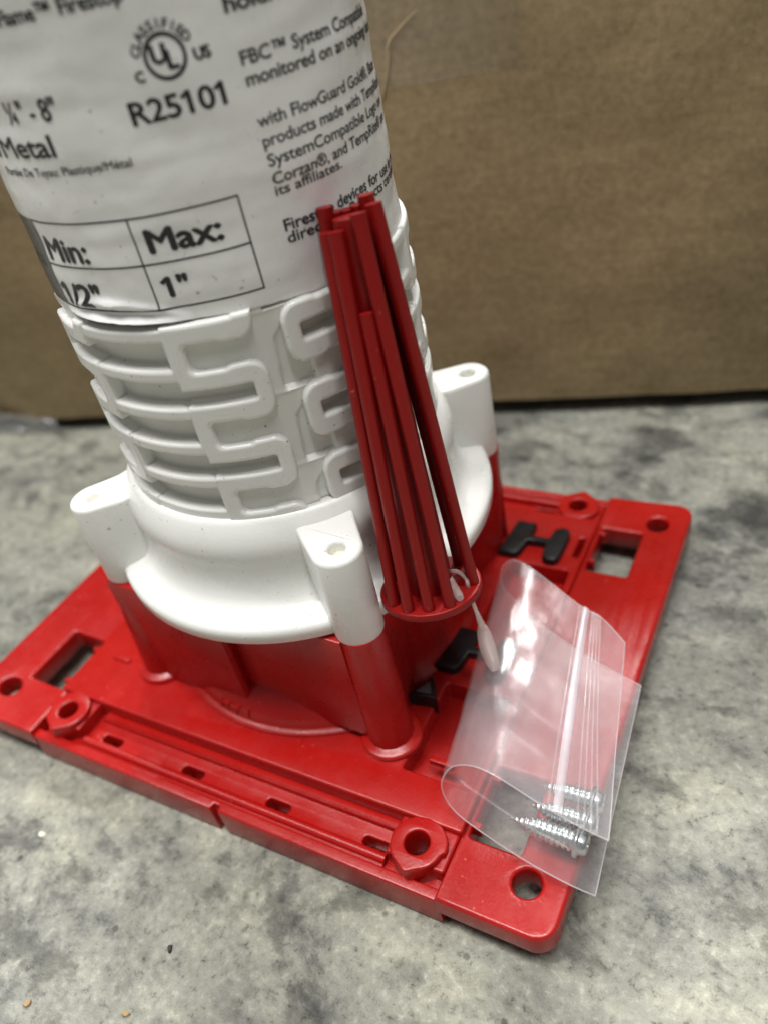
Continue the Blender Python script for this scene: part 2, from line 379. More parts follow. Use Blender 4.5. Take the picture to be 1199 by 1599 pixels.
for s in (-1, 1):
    y0, y1 = sorted((s * 53, s * 62)); slab('slot_light_stop', [rrect(-58, y0, 58, y1, 0.5, 3)], -12.4, -11.2, RED, dev, 0.2)  # sheet added under the slots so no light shows through them
    ol = [(-BX, -BY), (1.2, -BY), (1.5, -BY + 1.5), (3.2, -BY + 1.5), (3.6, -BY), (BX, -BY), (BX, -62.8), (-BX, -62.8)]
    if s > 0: ol = [(x, -y) for x, y in ol][::-1]
    slab('edge_lip', [ol], -12.9, LIP, RED, dev, 0.5)
    y0, y1 = sorted((s * 59.9, s * 63.2)); slab('trench_ledge', [rrect(-44, y0, 45.4, y1, 0.4, 3)], -10, LIP - 1.0, RED, dev, 0.4)
    tube('trench_ridge', [(-44, s * 60.9, LIP - 0.9), (45.4, s * 60.9, LIP - 0.9)], 1.15, RED, dev, 16)
    y0, y1 = sorted((s * 51.6, s * 54.2)); slab('trench_step', [rrect(-44.0, y0, 45.9, y1, 0.4, 3)], -10, LIP - 0.4, RED, dev, 0.6)
    for e in (-1, 1):
        x0, x1 = sorted((e * 45.6, e * 58.9)); y0, y1 = sorted((s * 51.4, s * 60.4)); slab('boss_base', [rrect(x0, y0, x1, y1, 0.6, 3), circ(e * 51.7, s * 57.0, 3.0, 24, False)], -10, -1.6, RED, dev, 0.5)
# bosses
for sx in (-1, 1):
    for sy in (-1, 1):
        cx, cy = sx * 51.7, sy * 57.0
        pts = []
        for k in range(48):
            a = 2 * PI * k / 48; r = 5.9
            if math.cos(a) * sx > 0.25: r = 5.9 + 0.8 * (math.cos(a) * sx - 0.25)
            if sy * math.sin(a) > 0: r = 5.8 + 0.9 * max(0, math.cos((a - sy * PI / 2) * 3)) ** 4 * (sy * math.sin(a))
            pts.append((cx + r * math.cos(a), cy + r * math.sin(a)))
        slab('screw_boss', [pts, circ(cx, cy, 2.7, 28, False)], -9, 0.15, RED, dev, 0.5)
# end flanges
def flange_bend(x, y, z):
    t = max(0.0, abs(x) - 60) / 23
    up = (2.2 if x < 0 else 0.5) * t * t
    return (x * (1 + (0.035 * t if x < 0 else 0)), y, z + up + 0.12 * nz(x * .06, y * .06, 2))
for sx in (-1, 1):
    x0, x1 = sorted((sx * 58.9, sx * 83.2))
    arc = [(4.6 * math.cos(math.radians(-90 + 90 * k / 8)), 4.6 * math.sin(math.radians(-90 + 90 * k / 8))) for k in range(9)]
    xe = 83.2
    ol = [(58.9, -65.6)] + [(xe - 4.6 + p, -65.9 + 4.6 + q) for p, q in arc] + [(xe - 4.6 + p, 65.9 - 4.6 - q) for p, q in arc[::-1]] + [(58.9, 65.6)]
    if sx < 0: ol = [(-x, y) for x, y in ol][::-1]
    hl = []
    for sy in (-1, 1):
        hl.append(circ(sx * 75, sy * 56, 2.95, 28, False))
        wx0, wx1 = sorted((sx * 60.6, sx * 72.0)); wy0, wy1 = sorted((sy * 33, sy * 51)); hl.append(rrect(wx0, wy0, wx1, wy1, 0.7, 3, False))
    slab('end_flange', [ol] + hl, -8.4, -2.0, RED, dev, 0.8, flange_bend, [sx * q for q in (63, 66, 69, 72, 75, 78, 81)])
    for sy in (-1, 1):
        for yy in (36.4, 48.2):
            slab('window_nub', [rrect(min(sx * 60.2, sx * 62.4), sy * yy - 0.7, max(sx * 60.2, sx * 62.4), sy * yy + 0.7, 0.3, 3)], -5, -1.4, RED, dev, 0.3)
for sx in (-1, 1):
    slab('raised_lug', [rrect(min(sx * 46, sx * 52), -38.6, max(sx * 46, sx * 52), -37.2, 0.4, 3)], -1, 0.7, RED, dev, 0.3)

# --- tower (housing)
prof = [(39.8, -0.5), (39.8, 0.6), (39.5, 1.0), (38.9, 1.5), (38.2, 2.6), (37.4, 4.6), (36.8, 7.5), (36.6, 11), (36.8, 22), (37.6, 34.2), (37.0, 34.6), (35.5, 34.6), (35.5, -0.5)]
skirt = [(45.2, -0.5), (45.2, 0.5), (44.8, 0.9), (43.6, 1.1), (43.3, 1.6), (43.0, 2.8), (42.0, 4.2), (40.3, 5.6), (38.8, 7.4), (36.0, 9.5)]
lathe('skirt', skirt, RED, dev, 80, smooth=40, a0=math.radians(-190), a1=math.radians(-50))
lathe('housing', prof, RED, dev, 144, smooth=40)
for sx in (-1, 1):
    for sy in (-1, 1):
        fo = 35.0 if sy < 0 else 32.6
        p0 = np.array((sx * fo, sy * fo, 0.0)); p1 = np.array((sx * 33.6, sy * 33.6, 34.6))
        post = tube('corner_post', [p0, p0 * .5 + p1 * .5, p1], [5.5, 5.2, 5.0] if sy < 0 else [4.0, 4.6, 5.0], RED, dev, 40)
        if sy < 0: o = lathe('foot_ring', [(6.2, -0.5), (7.3, -0.4), (7.3, 0.9), (6.9, 1.4), (6.2, 1.6), (5.6, 2.0), (5.0, 2.1)], RED, None, 40, (sx * 35, sy * 35)); child(o, post); o.matrix_parent_inverse = post.matrix_parent_inverse.copy(); o.matrix_parent_inverse.identity()
        d = np.array((sx, sy)) / 2 ** .5; q = np.array((-d[1], d[0]))
        pts = [tuple(np.array((sx, sy)) * 33.2 + q * 4.6), tuple(np.array((sx, sy)) * 33.2 - q * 4.6), tuple(np.array((sx, sy)) * 24 - q * 12), tuple(np.array((sx, sy)) * 24 + q * 12)]
        if sum(pts[i][0] * pts[(i + 1) % 4][1] - pts[(i + 1) % 4][0] * pts[i][1] for i in range(4)) < 0: pts = pts[::-1]
        slab('post_web', [pts], -0.4, 34.4, RED, dev, 0.3)
for s in (-1, 1):
    pts = [(s * -36.5, s * -38.4), (s * -1.8, s * -40.6), (s * -1.2, s * -39.6), (s * -4.0, s * -30), (s * -32, s * -30)]
    slab('side_panel', [pts], -0.4, 34.3, RED, dev, 0.4)
for s in (-1, 1):
    pts = [(s * -6, s * -37.6), (s * 31, s * -38.4), (s * 31, s * -30), (s * -6, s * -30)]
    slab('side_panel', [pts], 2.2, 34.3, RED, dev, 0.4)
# small raised marks on the skirt
for k, (da, dz, wdt, ht) in enumerate(((0, 0, .5, 2.4), (2.0, .9, 2.4, .5), (2.0, -.6, 1.6, .5), (5.2, .9, 2.6, .5), (5.2, -.4, .5, 2.2), (9.2, .2, .4, 2.4))):
    a = math.radians(-103) + da / 43.0; r0 = 43.0
    vs = []
    for rr_ in (-1.2, 0.35):
        for (p_, q_) in ((-1, -1), (1, -1), (1, 1), (-1, 1)):
            aa = a + p_ * wdt / 2 / 43.0; vs.append(((r0 + rr_ - q_ * ht * .18) * math.cos(aa), (r0 + rr_ - q_ * ht * .18) * math.sin(aa), 2.7 + dz + q_ * ht / 2 * .8))
    mesh_obj('raised_mark', vs, [(0, 3, 2, 1), (4, 5, 6, 7), (0, 1, 5, 4), (1, 2, 6, 5), (2, 3, 7, 6), (3, 0, 4, 7)], RED, dev, 0)

# --- black H clips
def hclip(yc, sx):
    fx = (lambda x: x) if sx > 0 else (lambda x: -x)
    pts = [(35.6, -6.8), (40.2, -6.8)] + [(41.4, -5.6), (42.2, -0.6), (47.6, -0.4), (47.9, -5.0), (48.4, -6.3), (50, -7), (51.8, -6.6), (52.7, -5.2)] \
        + [(52.9, 4.8), (52.3, 6.2), (50.8, 6.9), (49.2, 6.5), (48.3, 5.2), (47.9, 1.6), (42.5, 1.6), (42.4, 6.9), (36.9, 6.9)]
    pts = [(fx(x + 1.2), yc + y) for x, y in pts]
    if sx < 0: pts = pts[::-1]
    o = slab('rubber_clip', [pts], -3.5, 2.5, M['rubber'], dev, 0.5)
    o['label'] = 'black rubber clip shaped like an H'
for sx in (-1, 1):
    for yc in (36.6, -7.2): hclip(yc, sx)
    pts = [(42.1, -24.5), (38.7, -18.4), (35.0, -25.5)]
    pts = [(sx * x, y) for x, y in pts]
    if sx > 0: pts = pts
    area2 = sum(pts[i][0] * pts[(i + 1) % 3][1] - pts[(i + 1) % 3][0] * pts[i][1] for i in range(3))
    if area2 < 0: pts = pts[::-1]
    wd = slab('rubber_wedge', [pts], -2, 4.0, M['rubber'], dev, 0.3)
    cxy = np.mean(np.array(pts), 0); p2 = [tuple(cxy + (np.array(p) - cxy) * 0.55) for p in pts]
    wt = slab('wedge_face', [p2], 3.0, 4.15, M['rubber_grey'], None, 0.1); wt.parent = wd

# --- white collar
prof = [(33.8, 60.6), (36.0, 60.9), (36.7, 60.7), (37.4, 59.9), (38.4, 58.2), (39.2, 56.4), (39.6, 54.6), (39.6, 52.4), (39.2, 50.6), (39.0, 49.0), (39.1, 46.4), (39.5, 44.0), (40.2, 42.0), (41.2, 40.7), (42.6, 40.1), (45.4, 39.3), (46.5, 38.9), (47.0, 38.3), (47.1, 37.4), (47.0, 35.4), (46.6, 35.0), (45.9, 34.8), (36.4, 34.8)]
lathe('collar', prof, M['white'], dev, 160, smooth=50)
for sx in (-1, 1):
    for sy in (-1, 1):
        d = np.array((sx, sy)) / 2 ** .5; q = np.array((-d[1], d[0])); c0 = np.array((sx, sy)) * 33.2
        a0 = math.atan2(d[1], d[0]); pts = []
        for k in range(21):
            a = a0 - PI / 2 + PI * k / 20; pts.append((c0[0] + 5.3 * math.cos(a), c0[1] + 5.3 * math.sin(a)))
        pts += [tuple(c0 - d * 6.5 + q * 5.9), tuple(c0 - d * 10.5 + q * 6.4), tuple(c0 - d * 10.5 - q * 6.4), tuple(c0 - d * 6.5 - q * 5.9)]
        ear = slab('screw_ear', [pts, circ(c0[0], c0[1], 1.75, 24, False)], 34.0, 57.4, M['white'], dev, 0.9, smooth=50,
                   fn=lambda x, y, z, d=d: (x, y, z + (0.9 * max(0, 41 - (x * d[0] + y * d[1])) if z > 50 else 0) * 0.25))
        pl = slab('hole_glow_plug', [circ(c0[0], c0[1], 1.85, 24)], 50, 54.8, M['cream'], None, 0.1); pl.parent = ear  # added plug; its cream colour stands in for light showing through the ear

# --- sleeve tube with ribs
CX, CY, RL = 0.5, 0.3, 35.2
def cyl(s, z, r): 
    a = s / RL - PI / 2; return (CX + r * math.cos(a), CY + r * math.sin(a), z)
PER = 2 * PI * RL / 4
def sd_rbox(S_, Z_, s0, s1, z0, z1, r):            # positive inside
    cx, cz = (s0 + s1) / 2, (z0 + z1) / 2; hx, hz = (s1 - s0) / 2 - r, (z1 - z0) / 2 - r
    qx = np.abs(S_ - cx) - hx; qz = np.abs(Z_ - cz) - hz
    return -(np.hypot(np.maximum(qx, 0), np.maximum(qz, 0)) + np.minimum(np.maximum(qx, qz), 0) - r)
def smax(a, b, k):
    h = np.clip(0.5 + 0.5 * (a - b) / k, 0, 1); return b + (a - b) * h + k * h * (1 - h)
def sstep(x, a, b):
    t = np.clip((x - a) / (b - a), 0, 1); return t * t * (3 - 2 * t)
def pattern(S_, Z_):
    rib = sd_rbox(S_, Z_, -9.4, 9.4, 40, 140, 0.1)
    ca = sd_rbox(S_, Z_, 5, 12.2, 40, 140, 0.1); cb = sd_rbox(S_, Z_, -12.2, -5, 40, 140, 0.1)
    win = np.full_like(S_, -9.0); capsA = ca; capsB = cb
    for k in range(-3, 2):
        o = 16 * k
        capsA = smax(capsA, sd_rbox(S_, Z_, 0, 25.4, 83.8 + o, 94.2 + o, 3.0), 1.6)
        capsA = np.maximum(capsA, sd_rbox(S_, Z_, 17, 25.3, 83.3 + o, 94.6 + o, 3.0))
        capsB = smax(capsB, sd_rbox(S_, Z_, -25.4, 0, 91.8 + o, 102.2 + o, 3.0), 1.6)
        capsB = np.maximum(capsB, sd_rbox(S_, Z_, -25.3, -17, 91.3 + o, 102.6 + o, 3.0))
        win = np.maximum(win, sd_rbox(S_, Z_, -8.8, 9.3, 87.0 + o, 92.5 + o, 0.3)); win = np.maximum(win, sd_rbox(S_, Z_, 0, 22.3, 87.4 + o, 90.7 + o, 0.5))
        win = np.maximum(win, sd_rbox(S_, Z_, -9.3, 8.8, 95.0 + o, 100.5 + o, 0.3)); win = np.maximum(win, sd_rbox(S_, Z_, -22.3, 0, 95.4 + o, 98.7 + o, 0.5))
    rib = np.maximum(np.maximum(rib, capsA), capsB)
    rib = np.minimum(rib, Z_ - 60.2)
    rib = np.minimum(rib, 103.6 - Z_)
    return np.minimum(rib, -win), win
def grid_mesh(name, S_, Z_, Rr, mat, keep=None, closed=False):
    ns, nzz = S_.shape; a = S_ / RL - PI / 2
    V = np.stack([CX + Rr * np.cos(a), CY + Rr * np.sin(a), Z_], -1).reshape(-1, 3) * S
    idx = np.arange(ns * nzz).reshape(ns, nzz); i1 = np.roll(idx, -1, 0) if closed else None
    if closed: A_, B_ = idx, i1
    else: A_, B_ = idx[:-1], idx[1:]
    Fq = np.stack([A_[:, :-1], B_[:, :-1], B_[:, 1:], A_[:, 1:]], -1).reshape(-1, 4)
    if keep is not None:
        Fq = Fq[keep.reshape(-1)[Fq].any(1)]; used = np.unique(Fq); mp_ = -np.ones(len(V), int); mp_[used] = np.arange(len(used)); V = V[used]; Fq = mp_[Fq]
    me = bpy.data.meshes.new(name); me.from_pydata(V.tolist(), [], Fq.tolist())
    return link(name, me, mat, dev, 60)
# tube wall
ss = np.arange(0, 4 * PER - 1e-6, PER / 150) - PER / 2; zz = np.arange(50, 106.01, 0.4)
S_, Z_ = np.meshgrid(ss, zz, indexing='ij')
Sl = (S_ + PER / 2) % PER - PER / 2
rib, win = pattern(Sl, Z_)
Rr = 35.0 - 1.8 * sstep(win, -0.2, 0.35)
Sp = Sl % PER                                               # 0..PER, gap between caps sits around PER/2
seam = (Z_ - 70.5) % 16                                     # height above a seam
sb = np.interp(seam, [0, 1.5, 10.5, 15.5], [27.2, 27.3, 27.9, 32.0])
inside = np.minimum(np.minimum(Sp - sb, seam - 0.1), 34 - Sp)
Rr -= 1.1 * sstep(inside, 0, 0.45) * np.clip(1.15 - seam / 16, 0.35, 1)
ridge = np.exp(-((seam - 16 * (seam > 8)) / 0.35) ** 2) * sstep(Sp, 24, 26) * sstep(-Sp, -32.5, -31)
Rr += 0.18 * ridge
Rr += 0.5 * np.exp(-((Z_ - 61.2) / 0.7) ** 2)
grid_mesh('tube_wall', S_, Z_, Rr, M['tube'], closed=True)
# ribs, one moulding per quarter
for qd in range(4):
    ss = np.linspace(-PER / 2 + 0.2, PER / 2 - 0.2, 260); zz = np.arange(59.6, 104.2, 0.22)
    S_, Z_ = np.meshgrid(ss, zz, indexing='ij'); rib, win = pattern(S_, Z_)
    top = np.where(np.abs(S_) < 9.3, 36.15, 36.45) 
    Rr = 33.0 + (top - 33.0) * sstep(rib, -0.25, -0.02) * 0.90 + (top - 33.0) * 0.10 * sstep(rib, -0.12, 0.55)
    grid_mesh('locking_rib', S_ + qd * PER, Z_, Rr, M['white'], keep=rib > -0.25)
# inner upper tube behind the label and end cap
lathe('upper_tube', [(34.6, 104), (34.6, 196), (34.2, 196.6), (32.0, 196.6), (32.0, 30)], M['tube'], dev, 128, (CX, CY))

# --- label
def zlow(s): return 103.0 + 2.0 * math.cos((s + 25) / RL) + 0.12 * nz(s * 0.6, 1.0)
def label_r(s, z):
    q = 0.34 * nz(s * 0.085, z * 0.14, 1.0) + 0.07 * nz(s * 0.30, z * 0.34, 4.0)
    q += 0.22 * max(0, nz(s * 0.055, z * 0.28, 9.0))
    t = z - zlow(s)
    if -14 < s < 16:
        en = math.sin(PI * (s + 14) / 30) ** 0.7
        q += en * (1.15 * math.exp(-(t / 0.75) ** 2) - 0.30 * math.exp(-((t - 1.9) / 0.8) ** 2) + 0.8 * math.exp(-((t - 3.2 - 0.012 * (s - 1) ** 2 * -1) / 0.7) ** 2) * (0.6 + 0.8 * nz(s * 0.22, 5.5)))
    return RL + q
ns, nv = 440, 150
vs, fs = [], []
for i in range(ns):
    s = (i / ns - 0.5) * 2 * PI * RL; z0 = zlow(s)
    for j in range(nv + 1):
        t = (j / nv) ** 1.25; z = z0 + (196.2 - z0) * t
        r = label_r(s, z) - (0.25 if j == 0 else 0); vs.append(cyl(s, z, r))
k = nv + 1
for i in range(ns):
    i2 = (i + 1) % ns
    for j in range(nv): fs.append((i * k + j, i2 * k + j, i2 * k + j + 1, i * k + j + 1))
label = mesh_obj('label', vs, fs, M['label'], dev, 60)
label['label'] = 'white printed sticker with black lettering and a min max table'

def wrap_print(name, me, mat=None, lift=0.05, bold=0.0):
    bm = bmesh.new(); bm.from_mesh(me)
    lay = bm.verts.layers.float.new('lift')
    if bold:
        bm0 = me.copy()
        for q, (ox, oy) in enumerate(((-bold, 0), (bold, 0), (0, bold * .7), (0, -bold * .7))):
            n0 = len(bm.verts); bm.from_mesh(bm0); bm.verts.ensure_lookup_table()
            for v in bm.verts[n0:]: v.co.x += ox; v.co.y += oy; v[lay] = 0.006 * (q + 1)
    xs = [v.co.x for v in bm.verts]; x = math.floor(min(xs)) + 0.5
    while x < max(xs):
        bmesh.ops.bisect_plane(bm, geom=bm.verts[:] + bm.edges[:] + bm.faces[:], plane_co=(x, 0, 0), plane_no=(1, 0, 0), dist=1e-5); x += 0.8
    for v in bm.verts: 
        s, z = v.co.x, v.co.y; p = cyl(s, z, label_r(s, z) + lift + v[lay]); v.co = (p[0] * S, p[1] * S, p[2] * S)
    bm.to_mesh(me); bm.free()
    o = _oldlink(name, me, mat or M['ink'], None, 60); o.parent = label; return o
def text_mesh(body, bold=0.0, shear=0.0):
    cu = bpy.data.curves.new('t', 'FONT'); cu.body = body; cu.size = 1.0; cu.offset = bold; cu.resolution_u = 3; cu.fill_mode = 'FRONT'; cu.space_character = 0.97; cu.shear = shear
    o = bpy.data.objects.new('t', cu); col.objects.link(o)
    dg = bpy.context.evaluated_depsgraph_get(); me = bpy.data.meshes.new_from_object(o.evaluated_get(dg))
    bpy.data.objects.remove(o); bpy.data.curves.remove(cu); return me
_one = text_mesh('1'); _h = text_mesh('H'); CAP = max(v.co.y for v in _h.vertices)
def put(body, s0, s1, z, cap, bold=0.012, right=False, tilt=0.0):
    """one line of print; stretched to run from s0 to s1 (None: natural width)"""
    me = text_mesh(body)
    if '1' in body:                                          # the print's figure one has a flag
        bm = bmesh.new(); bm.from_mesh(me)
        for i, ch in enumerate(body):
            if ch == '1':
                xr = max(v.co.x for v in text_mesh(body[:i + 1]).vertices); one = [v.co.x for v in _one.vertices]; xl = xr - (max(one) - min(one))
                bm.faces.new([bm.verts.new(q) for q in ((xl + .01, CAP, 0), (xl - .17, CAP * .80, 0), (xl - .12, CAP * .70, 0), (xl + .01, CAP * .83, 0))])
        bm.to_mesh(me); bm.free()
    xs = [v.co.x for v in me.vertices]; x0, x1 = min(xs), max(xs); ky = cap / CAP
    if s1 is None: kx = ky * 0.92; off = s0 - x0 * kx
    elif s0 is None: kx = ky * 0.92; off = s1 - x1 * kx
    else: kx = (s1 - s0) / (x1 - x0); off = s0 - x0 * kx
    for v in me.vertices:
        x = v.co.x * kx + off; v.co = (x, v.co.y * ky + z + tilt * (x - (s0 or x)), 0)
    return wrap_print('lettering', me, bold=bold * ky * 2.1)
put('oFlame™ Firestop', 0.6, 21.5, 149.7, 1.9, 0.016)
put('holdrite.com', 34.6, 55, 145.4, 2.1, 0.02)
put('FBC™ System Compatible', 35, 67.5, 138.6, 1.85, 0.012)
put('monitored on an ongoing basis', 35, 72.5, 135.8, 1.85, 0.012)
put('with FlowGuard Gold®, Blaze', 35, 70, 130.05, 1.75, 0.008)
put('products made with TempRite®', 35, 72, 127.15, 1.75, 0.008)
put('SystemCompatible Logo on', 35, 69, 124.3, 1.75, 0.008)
put('Corzan®, and TempRite® are', 35, 70, 121.5, 1.75, 0.008)
put('its affiliates.', 35, 48.8, 119.75, 1.5, 0.008)
put('Firestop devices for use in the', 35, 72, 114.0, 1.85, 0.012)
put('directory. Products certified', 35, 71.5, 112.0, 1.75, 0.010)
put('R25101', 17.2, 31.3, 134.55, 3.0, 0.014)
put('¼" - 8"', None, 6.2, 137.2, 3.0, 0.012)
put('Plastic/Metal', -29, 2.9, 132.2, 3.1, 0.014)
put('Portée De Tuyau: Plastique/Métal', -13.0, 15.0, 129.35, 1.25, 0.006)
put('Min:', -10.8, 0.4, 115.1, 3.9, 0.02)
put('Max:', 12.8, 24.9, 115.95, 3.7, 0.022)
put('1/2"', -11.6, -0.7, 107.0, 3.9, 0.026)
put('1"', 12.5, 17.0, 108.4, 3.3, 0.022)
put('Application', -36, -15, 113.0, 3.0, 0.02)
def put_rects(name, rects, mat=None):
    bm = bmesh.new()
    for x0, y0, x1, y1 in rects:
        n_ = max(1, int((x1 - x0) / 1.0)); ny_ = max(1, int((y1 - y0) / 1.0))
        g = [[bm.verts.new((x0 + (x1 - x0) * i / n_, y0 + (y1 - y0) * j / ny_, 0)) for j in range(ny_ + 1)] for i in range(n_ + 1)]
        for i in range(n_):
            for j in range(ny_): bm.faces.new((g[i][j], g[i + 1][j], g[i + 1][j + 1], g[i][j + 1]))
    me = bpy.data.meshes.new(name); bm.to_mesh(me); bm.free(); return wrap_print(name, me, mat, 0.06)
t_ = 0.3
put_rects('table_lines', [(-12.35, 121.6, 29.0, 121.6 + t_), (-12.35, 114.0, 29.0, 114.0 + t_), (-12.35, 106.2, 29.0, 106.2 + t_),
                          (10.5, 106.2 + t_, 10.5 + t_, 114.0), (10.5, 114.0 + t_, 10.5 + t_, 121.6), (28.7, 106.2 + t_, 29.0, 114.0), (28.7, 114.0 + t_, 29.0, 121.6)])
put_rects('dark_cell', [(-42, 106.2, -12.4, 121.9)], M['dark_ink'])
# classified mark
def ring_mesh(cx, cz, r0, r1, n=64):
    me = bpy.data.meshes.new('ring'); vs = []; fs = []
    for i in range(n):
        a = 2 * PI * i / n
        for r in (r0, r1): vs.append((cx + r * math.cos(a), cz + r * math.sin(a), 0))
    for i in range(n):
        j = (i + 1) % n; fs.append((2 * i, 2 * i + 1, 2 * j + 1, 2 * j))
    me.from_pydata(vs, [], fs); return me
UX, UZ = 24.6, 142.3
wrap_print('mark_ring', ring_mesh(UX, UZ, 2.48, 3.05))
def glyph(ch, cx, cz, cap, rot_, bold, kx=1.0):
    me = text_mesh(ch); xs = [v.co.x for v in me.vertices]; mx = (min(xs) + max(xs)) / 2; k_ = cap / CAP
    ca, sa = math.cos(rot_), math.sin(rot_)
    for v in me.vertices:
        x, y = (v.co.x - mx) * k_ * kx, (v.co.y - CAP / 2) * k_; v.co = (cx + x * ca - y * sa, cz + x * sa + y * ca, 0)
    return wrap_print('lettering', me, bold=bold * k_ * 1.9)
glyph('U', UX - 0.85, UZ + 0.45, 2.3, 0, 0.03); glyph('L', UX + 0.85, UZ - 0.5, 2.3, 0, 0.03)
for i, ch in enumerate('CLASSIFIED'):
    a = math.radians(163 - i * 15.2); glyph(ch, UX + 4.0 * math.cos(a), UZ + 4.0 * math.sin(a), 1.25, a - PI / 2, 0.02)
glyph('C', 20.3, 140.5, 1.35, 0, 0.03); put('US', 28.6, 30.9, 140.9, 1.5, 0.03)

# ------------------------------------------------------------------ red cage cone leaning on the sleeve
def oncyl(x, y, r):
    d = ray(x, y); ex, ey = EYE[0], EYE[1]
    a = d[0] ** 2 + d[1] ** 2; b_ = ex * d[0] + ey * d[1]; q = ex * ex + ey * ey - r * r
    return EYE + d * ((-b_ - math.sqrt(b_ * b_ - a * q)) / a)
T = oncyl(541, 318, 41.8); D = onz(672, 915, 41.4)
ax = T - D; LEN = np.linalg.norm(ax); ax /= LEN
vx = np.cross(ax, ray(672, 915)); vx /= np.linalg.norm(vx); vy = np.cross(ax, vx)       # vx: sideways on screen
def cone_pt(a, b_, h): return D + vx * a + vy * b_ + ax * h
cone = empty('cage_cone', tuple(D)); tag(cone, 'slim red plastic cage cone leaning against the white label', 'spacer cone')
Mc = Matrix.Identity(4)
for i in range(3): Mc[i][0] = vx[i]; Mc[i][1] = vy[i]; Mc[i][2] = ax[i]; Mc[i][3] = D[i] * S
cone.matrix_world = Mc; cone.matrix_basis = Mc
P_ = onplane(716, 908, D, ax) - D; hx_, hy_ = float(P_ @ vx), float(P_ @ vy)
right = np.sign(float(RC[0] @ vx))
slab('base_disc', [circ(0, 0, 10.5, 64), [(hx_ + 2.6 * math.cos(t) , hy_ + 2.2 * math.sin(t)) for t in [-2 * PI * k / 28 for k in range(28)]]], -1.3, 0.4, M['red_cone'], cone, 0.3)
first = onplane(637, 957, D, ax) - D; A0 = math.atan2(float(first @ vy), float(first @ vx))
third = onplane(690, 954, D, ax) - D; A2 = math.atan2(float(third @ vy), float(third @ vx))
sg = 1.0 if math.sin(A2 - A0) > 0 else -1.0
for k in range(12):
    a = A0 + sg * math.radians(27.5 * (k - 1))
    if k in (4,): continue                                    # open gap where the tie passes
    short = k == 2
    rb_, rt_ = 8.9, 4.3
    ht = LEN - 1.2 + 2.2 * nz(k * 1.7, 4.2) - (1.5 if k in (0, 1) else 0)
    if short: ht = LEN * 0.78                                 # one rod ends short
    if k == 7: ht += 2.2
    path, rad = [], []
    for i in range(15):
        t = i / 14; h = ht * t; u = h / LEN; r = rb_ + (rt_ - rb_) * u - (0.5 if short else 0)
        path.append((r * math.cos(a), r * math.sin(a), h)); rad.append(1.12 + 0.30 * u + (0.15 if i == 0 else 0))
    tube('rod', path, rad, M['red_cone'], cone, 14)
tube('core_rod', [(0, 0, 0), (0, 0, LEN * 0.5), (0, 0, LEN - 2)], [4.8, 3.7, 2.9], M['red_cone'], cone, 20)

# ------------------------------------------------------------------ clear zip bag folded over its own back
near = [(950, 1312, 12), (900, 1288, 14), (835, 1250, 16), (775, 1212, 18), (735, 1195, 17.5), (705, 1197, 15), (689, 1217, 11), (692, 1243, 6.5), (712, 1270, 3.2), (760, 1306, 2.2), (820, 1345, 1.6), (880, 1378, 1.0), (928, 1400, -0.6)]
far = [(975, 1003, 14), (940, 965, 15), (905, 945, 16), (860, 910, 17), (825, 884, 18), (802, 874, 17.5), (787, 880, 15), (780, 897, 11)]
NP = [onz(*q) for q in near]; FPt = [onz(*q) for q in far]
q0 = FPt[-1]
FPt += [q0 + np.array((0.6, -0.3, -4.6)), q0 + np.array((4, -1, -8.2)), q0 + np.array((13, -6, -9.3)), q0 + np.array((26, -12, -9.7)), onz(1000, 1072, 0.9)]
NU, NV = 90, 40
Nc, Fc = spline(NP, NU), spline(FPt, NU)
bag = empty('zip_bag', tuple(NP[8])); tag(bag, 'clear plastic zip bag folded over itself, holding screws on the red base', 'bag')
bo = NP[8]
UP = np.array((0, 0, 1.0))
def bag_pt(i, j, off=0.0, bulge=0.0):
    v_ = j / NV; p = Nc[i] * (1 - v_) + Fc[i] * v_
    a = (Nc[min(i + 1, NU - 1)] * (1 - v_) + Fc[min(i + 1, NU - 1)] * v_) - (Nc[max(i - 1, 0)] * (1 - v_) + Fc[max(i - 1, 0)] * v_)
    b_ = Fc[i] - Nc[i]; n_ = np.cross(a, b_); n_ /= np.linalg.norm(n_)
    w_ = 0.60 * nz(i * 0.06, v_ * 3.5, 2.0) + 0.30 * nz(i * 0.20, v_ * 11, 6.0)
    u_ = i / (NU - 1)
    if u_ < 0.45: w_ += 0.5 * math.sin(PI * v_) * nz(i * .1, v_ * 2, 11.0)
    return p + n_ * (w_ * math.sin(PI * min(1, max(0, 0.08 + v_))) + off) + UP * bulge - bo
def pouch(i, j):
    u_ = i / (NU - 1); v_ = j / NV
    a = max(0, min(1, (u_ - 0.60) / 0.08)) * max(0, min(1, (0.985 - u_) / 0.05)); c_ = max(0, min(1, (v_ - 0.0) / 0.05)) * max(0, min(1, (0.55 - v_) / 0.2))
    q = a * a * (3 - 2 * a) * c_ * c_ * (3 - 2 * c_); return 6.6 * q
sgn = 1.0
_t = bag_pt(10, 20, 1.0) - bag_pt(10, 20, 0.0); sgn = 1.0 if _t[2] > 0 else -1.0       # on the upper sheet +sgn is outside
vs, fs = [], []
for layer in (0, 1):
    for i in range(NU):
        for j in range(NV + 1):
            vs.append(bag_pt(i, j, 0.0 if layer == 0 else -sgn * 0.45, 0.0 if layer == 0 else pouch(i, j)))
kk = NV + 1; off = NU * kk
for layer in (0, 1):
    for i in range(NU - 1):
        for j in range(NV):
            a = layer * off + i * kk + j; fs.append((a, a + kk, a + kk + 1, a + 1))
for i in range(NU - 1):
    for j in (0, NV): a = i * kk + j; fs.append((a, a + kk, off + a + kk, off + a))
mesh_obj('bag_film', vs, fs, M['bag'], bag, 80)
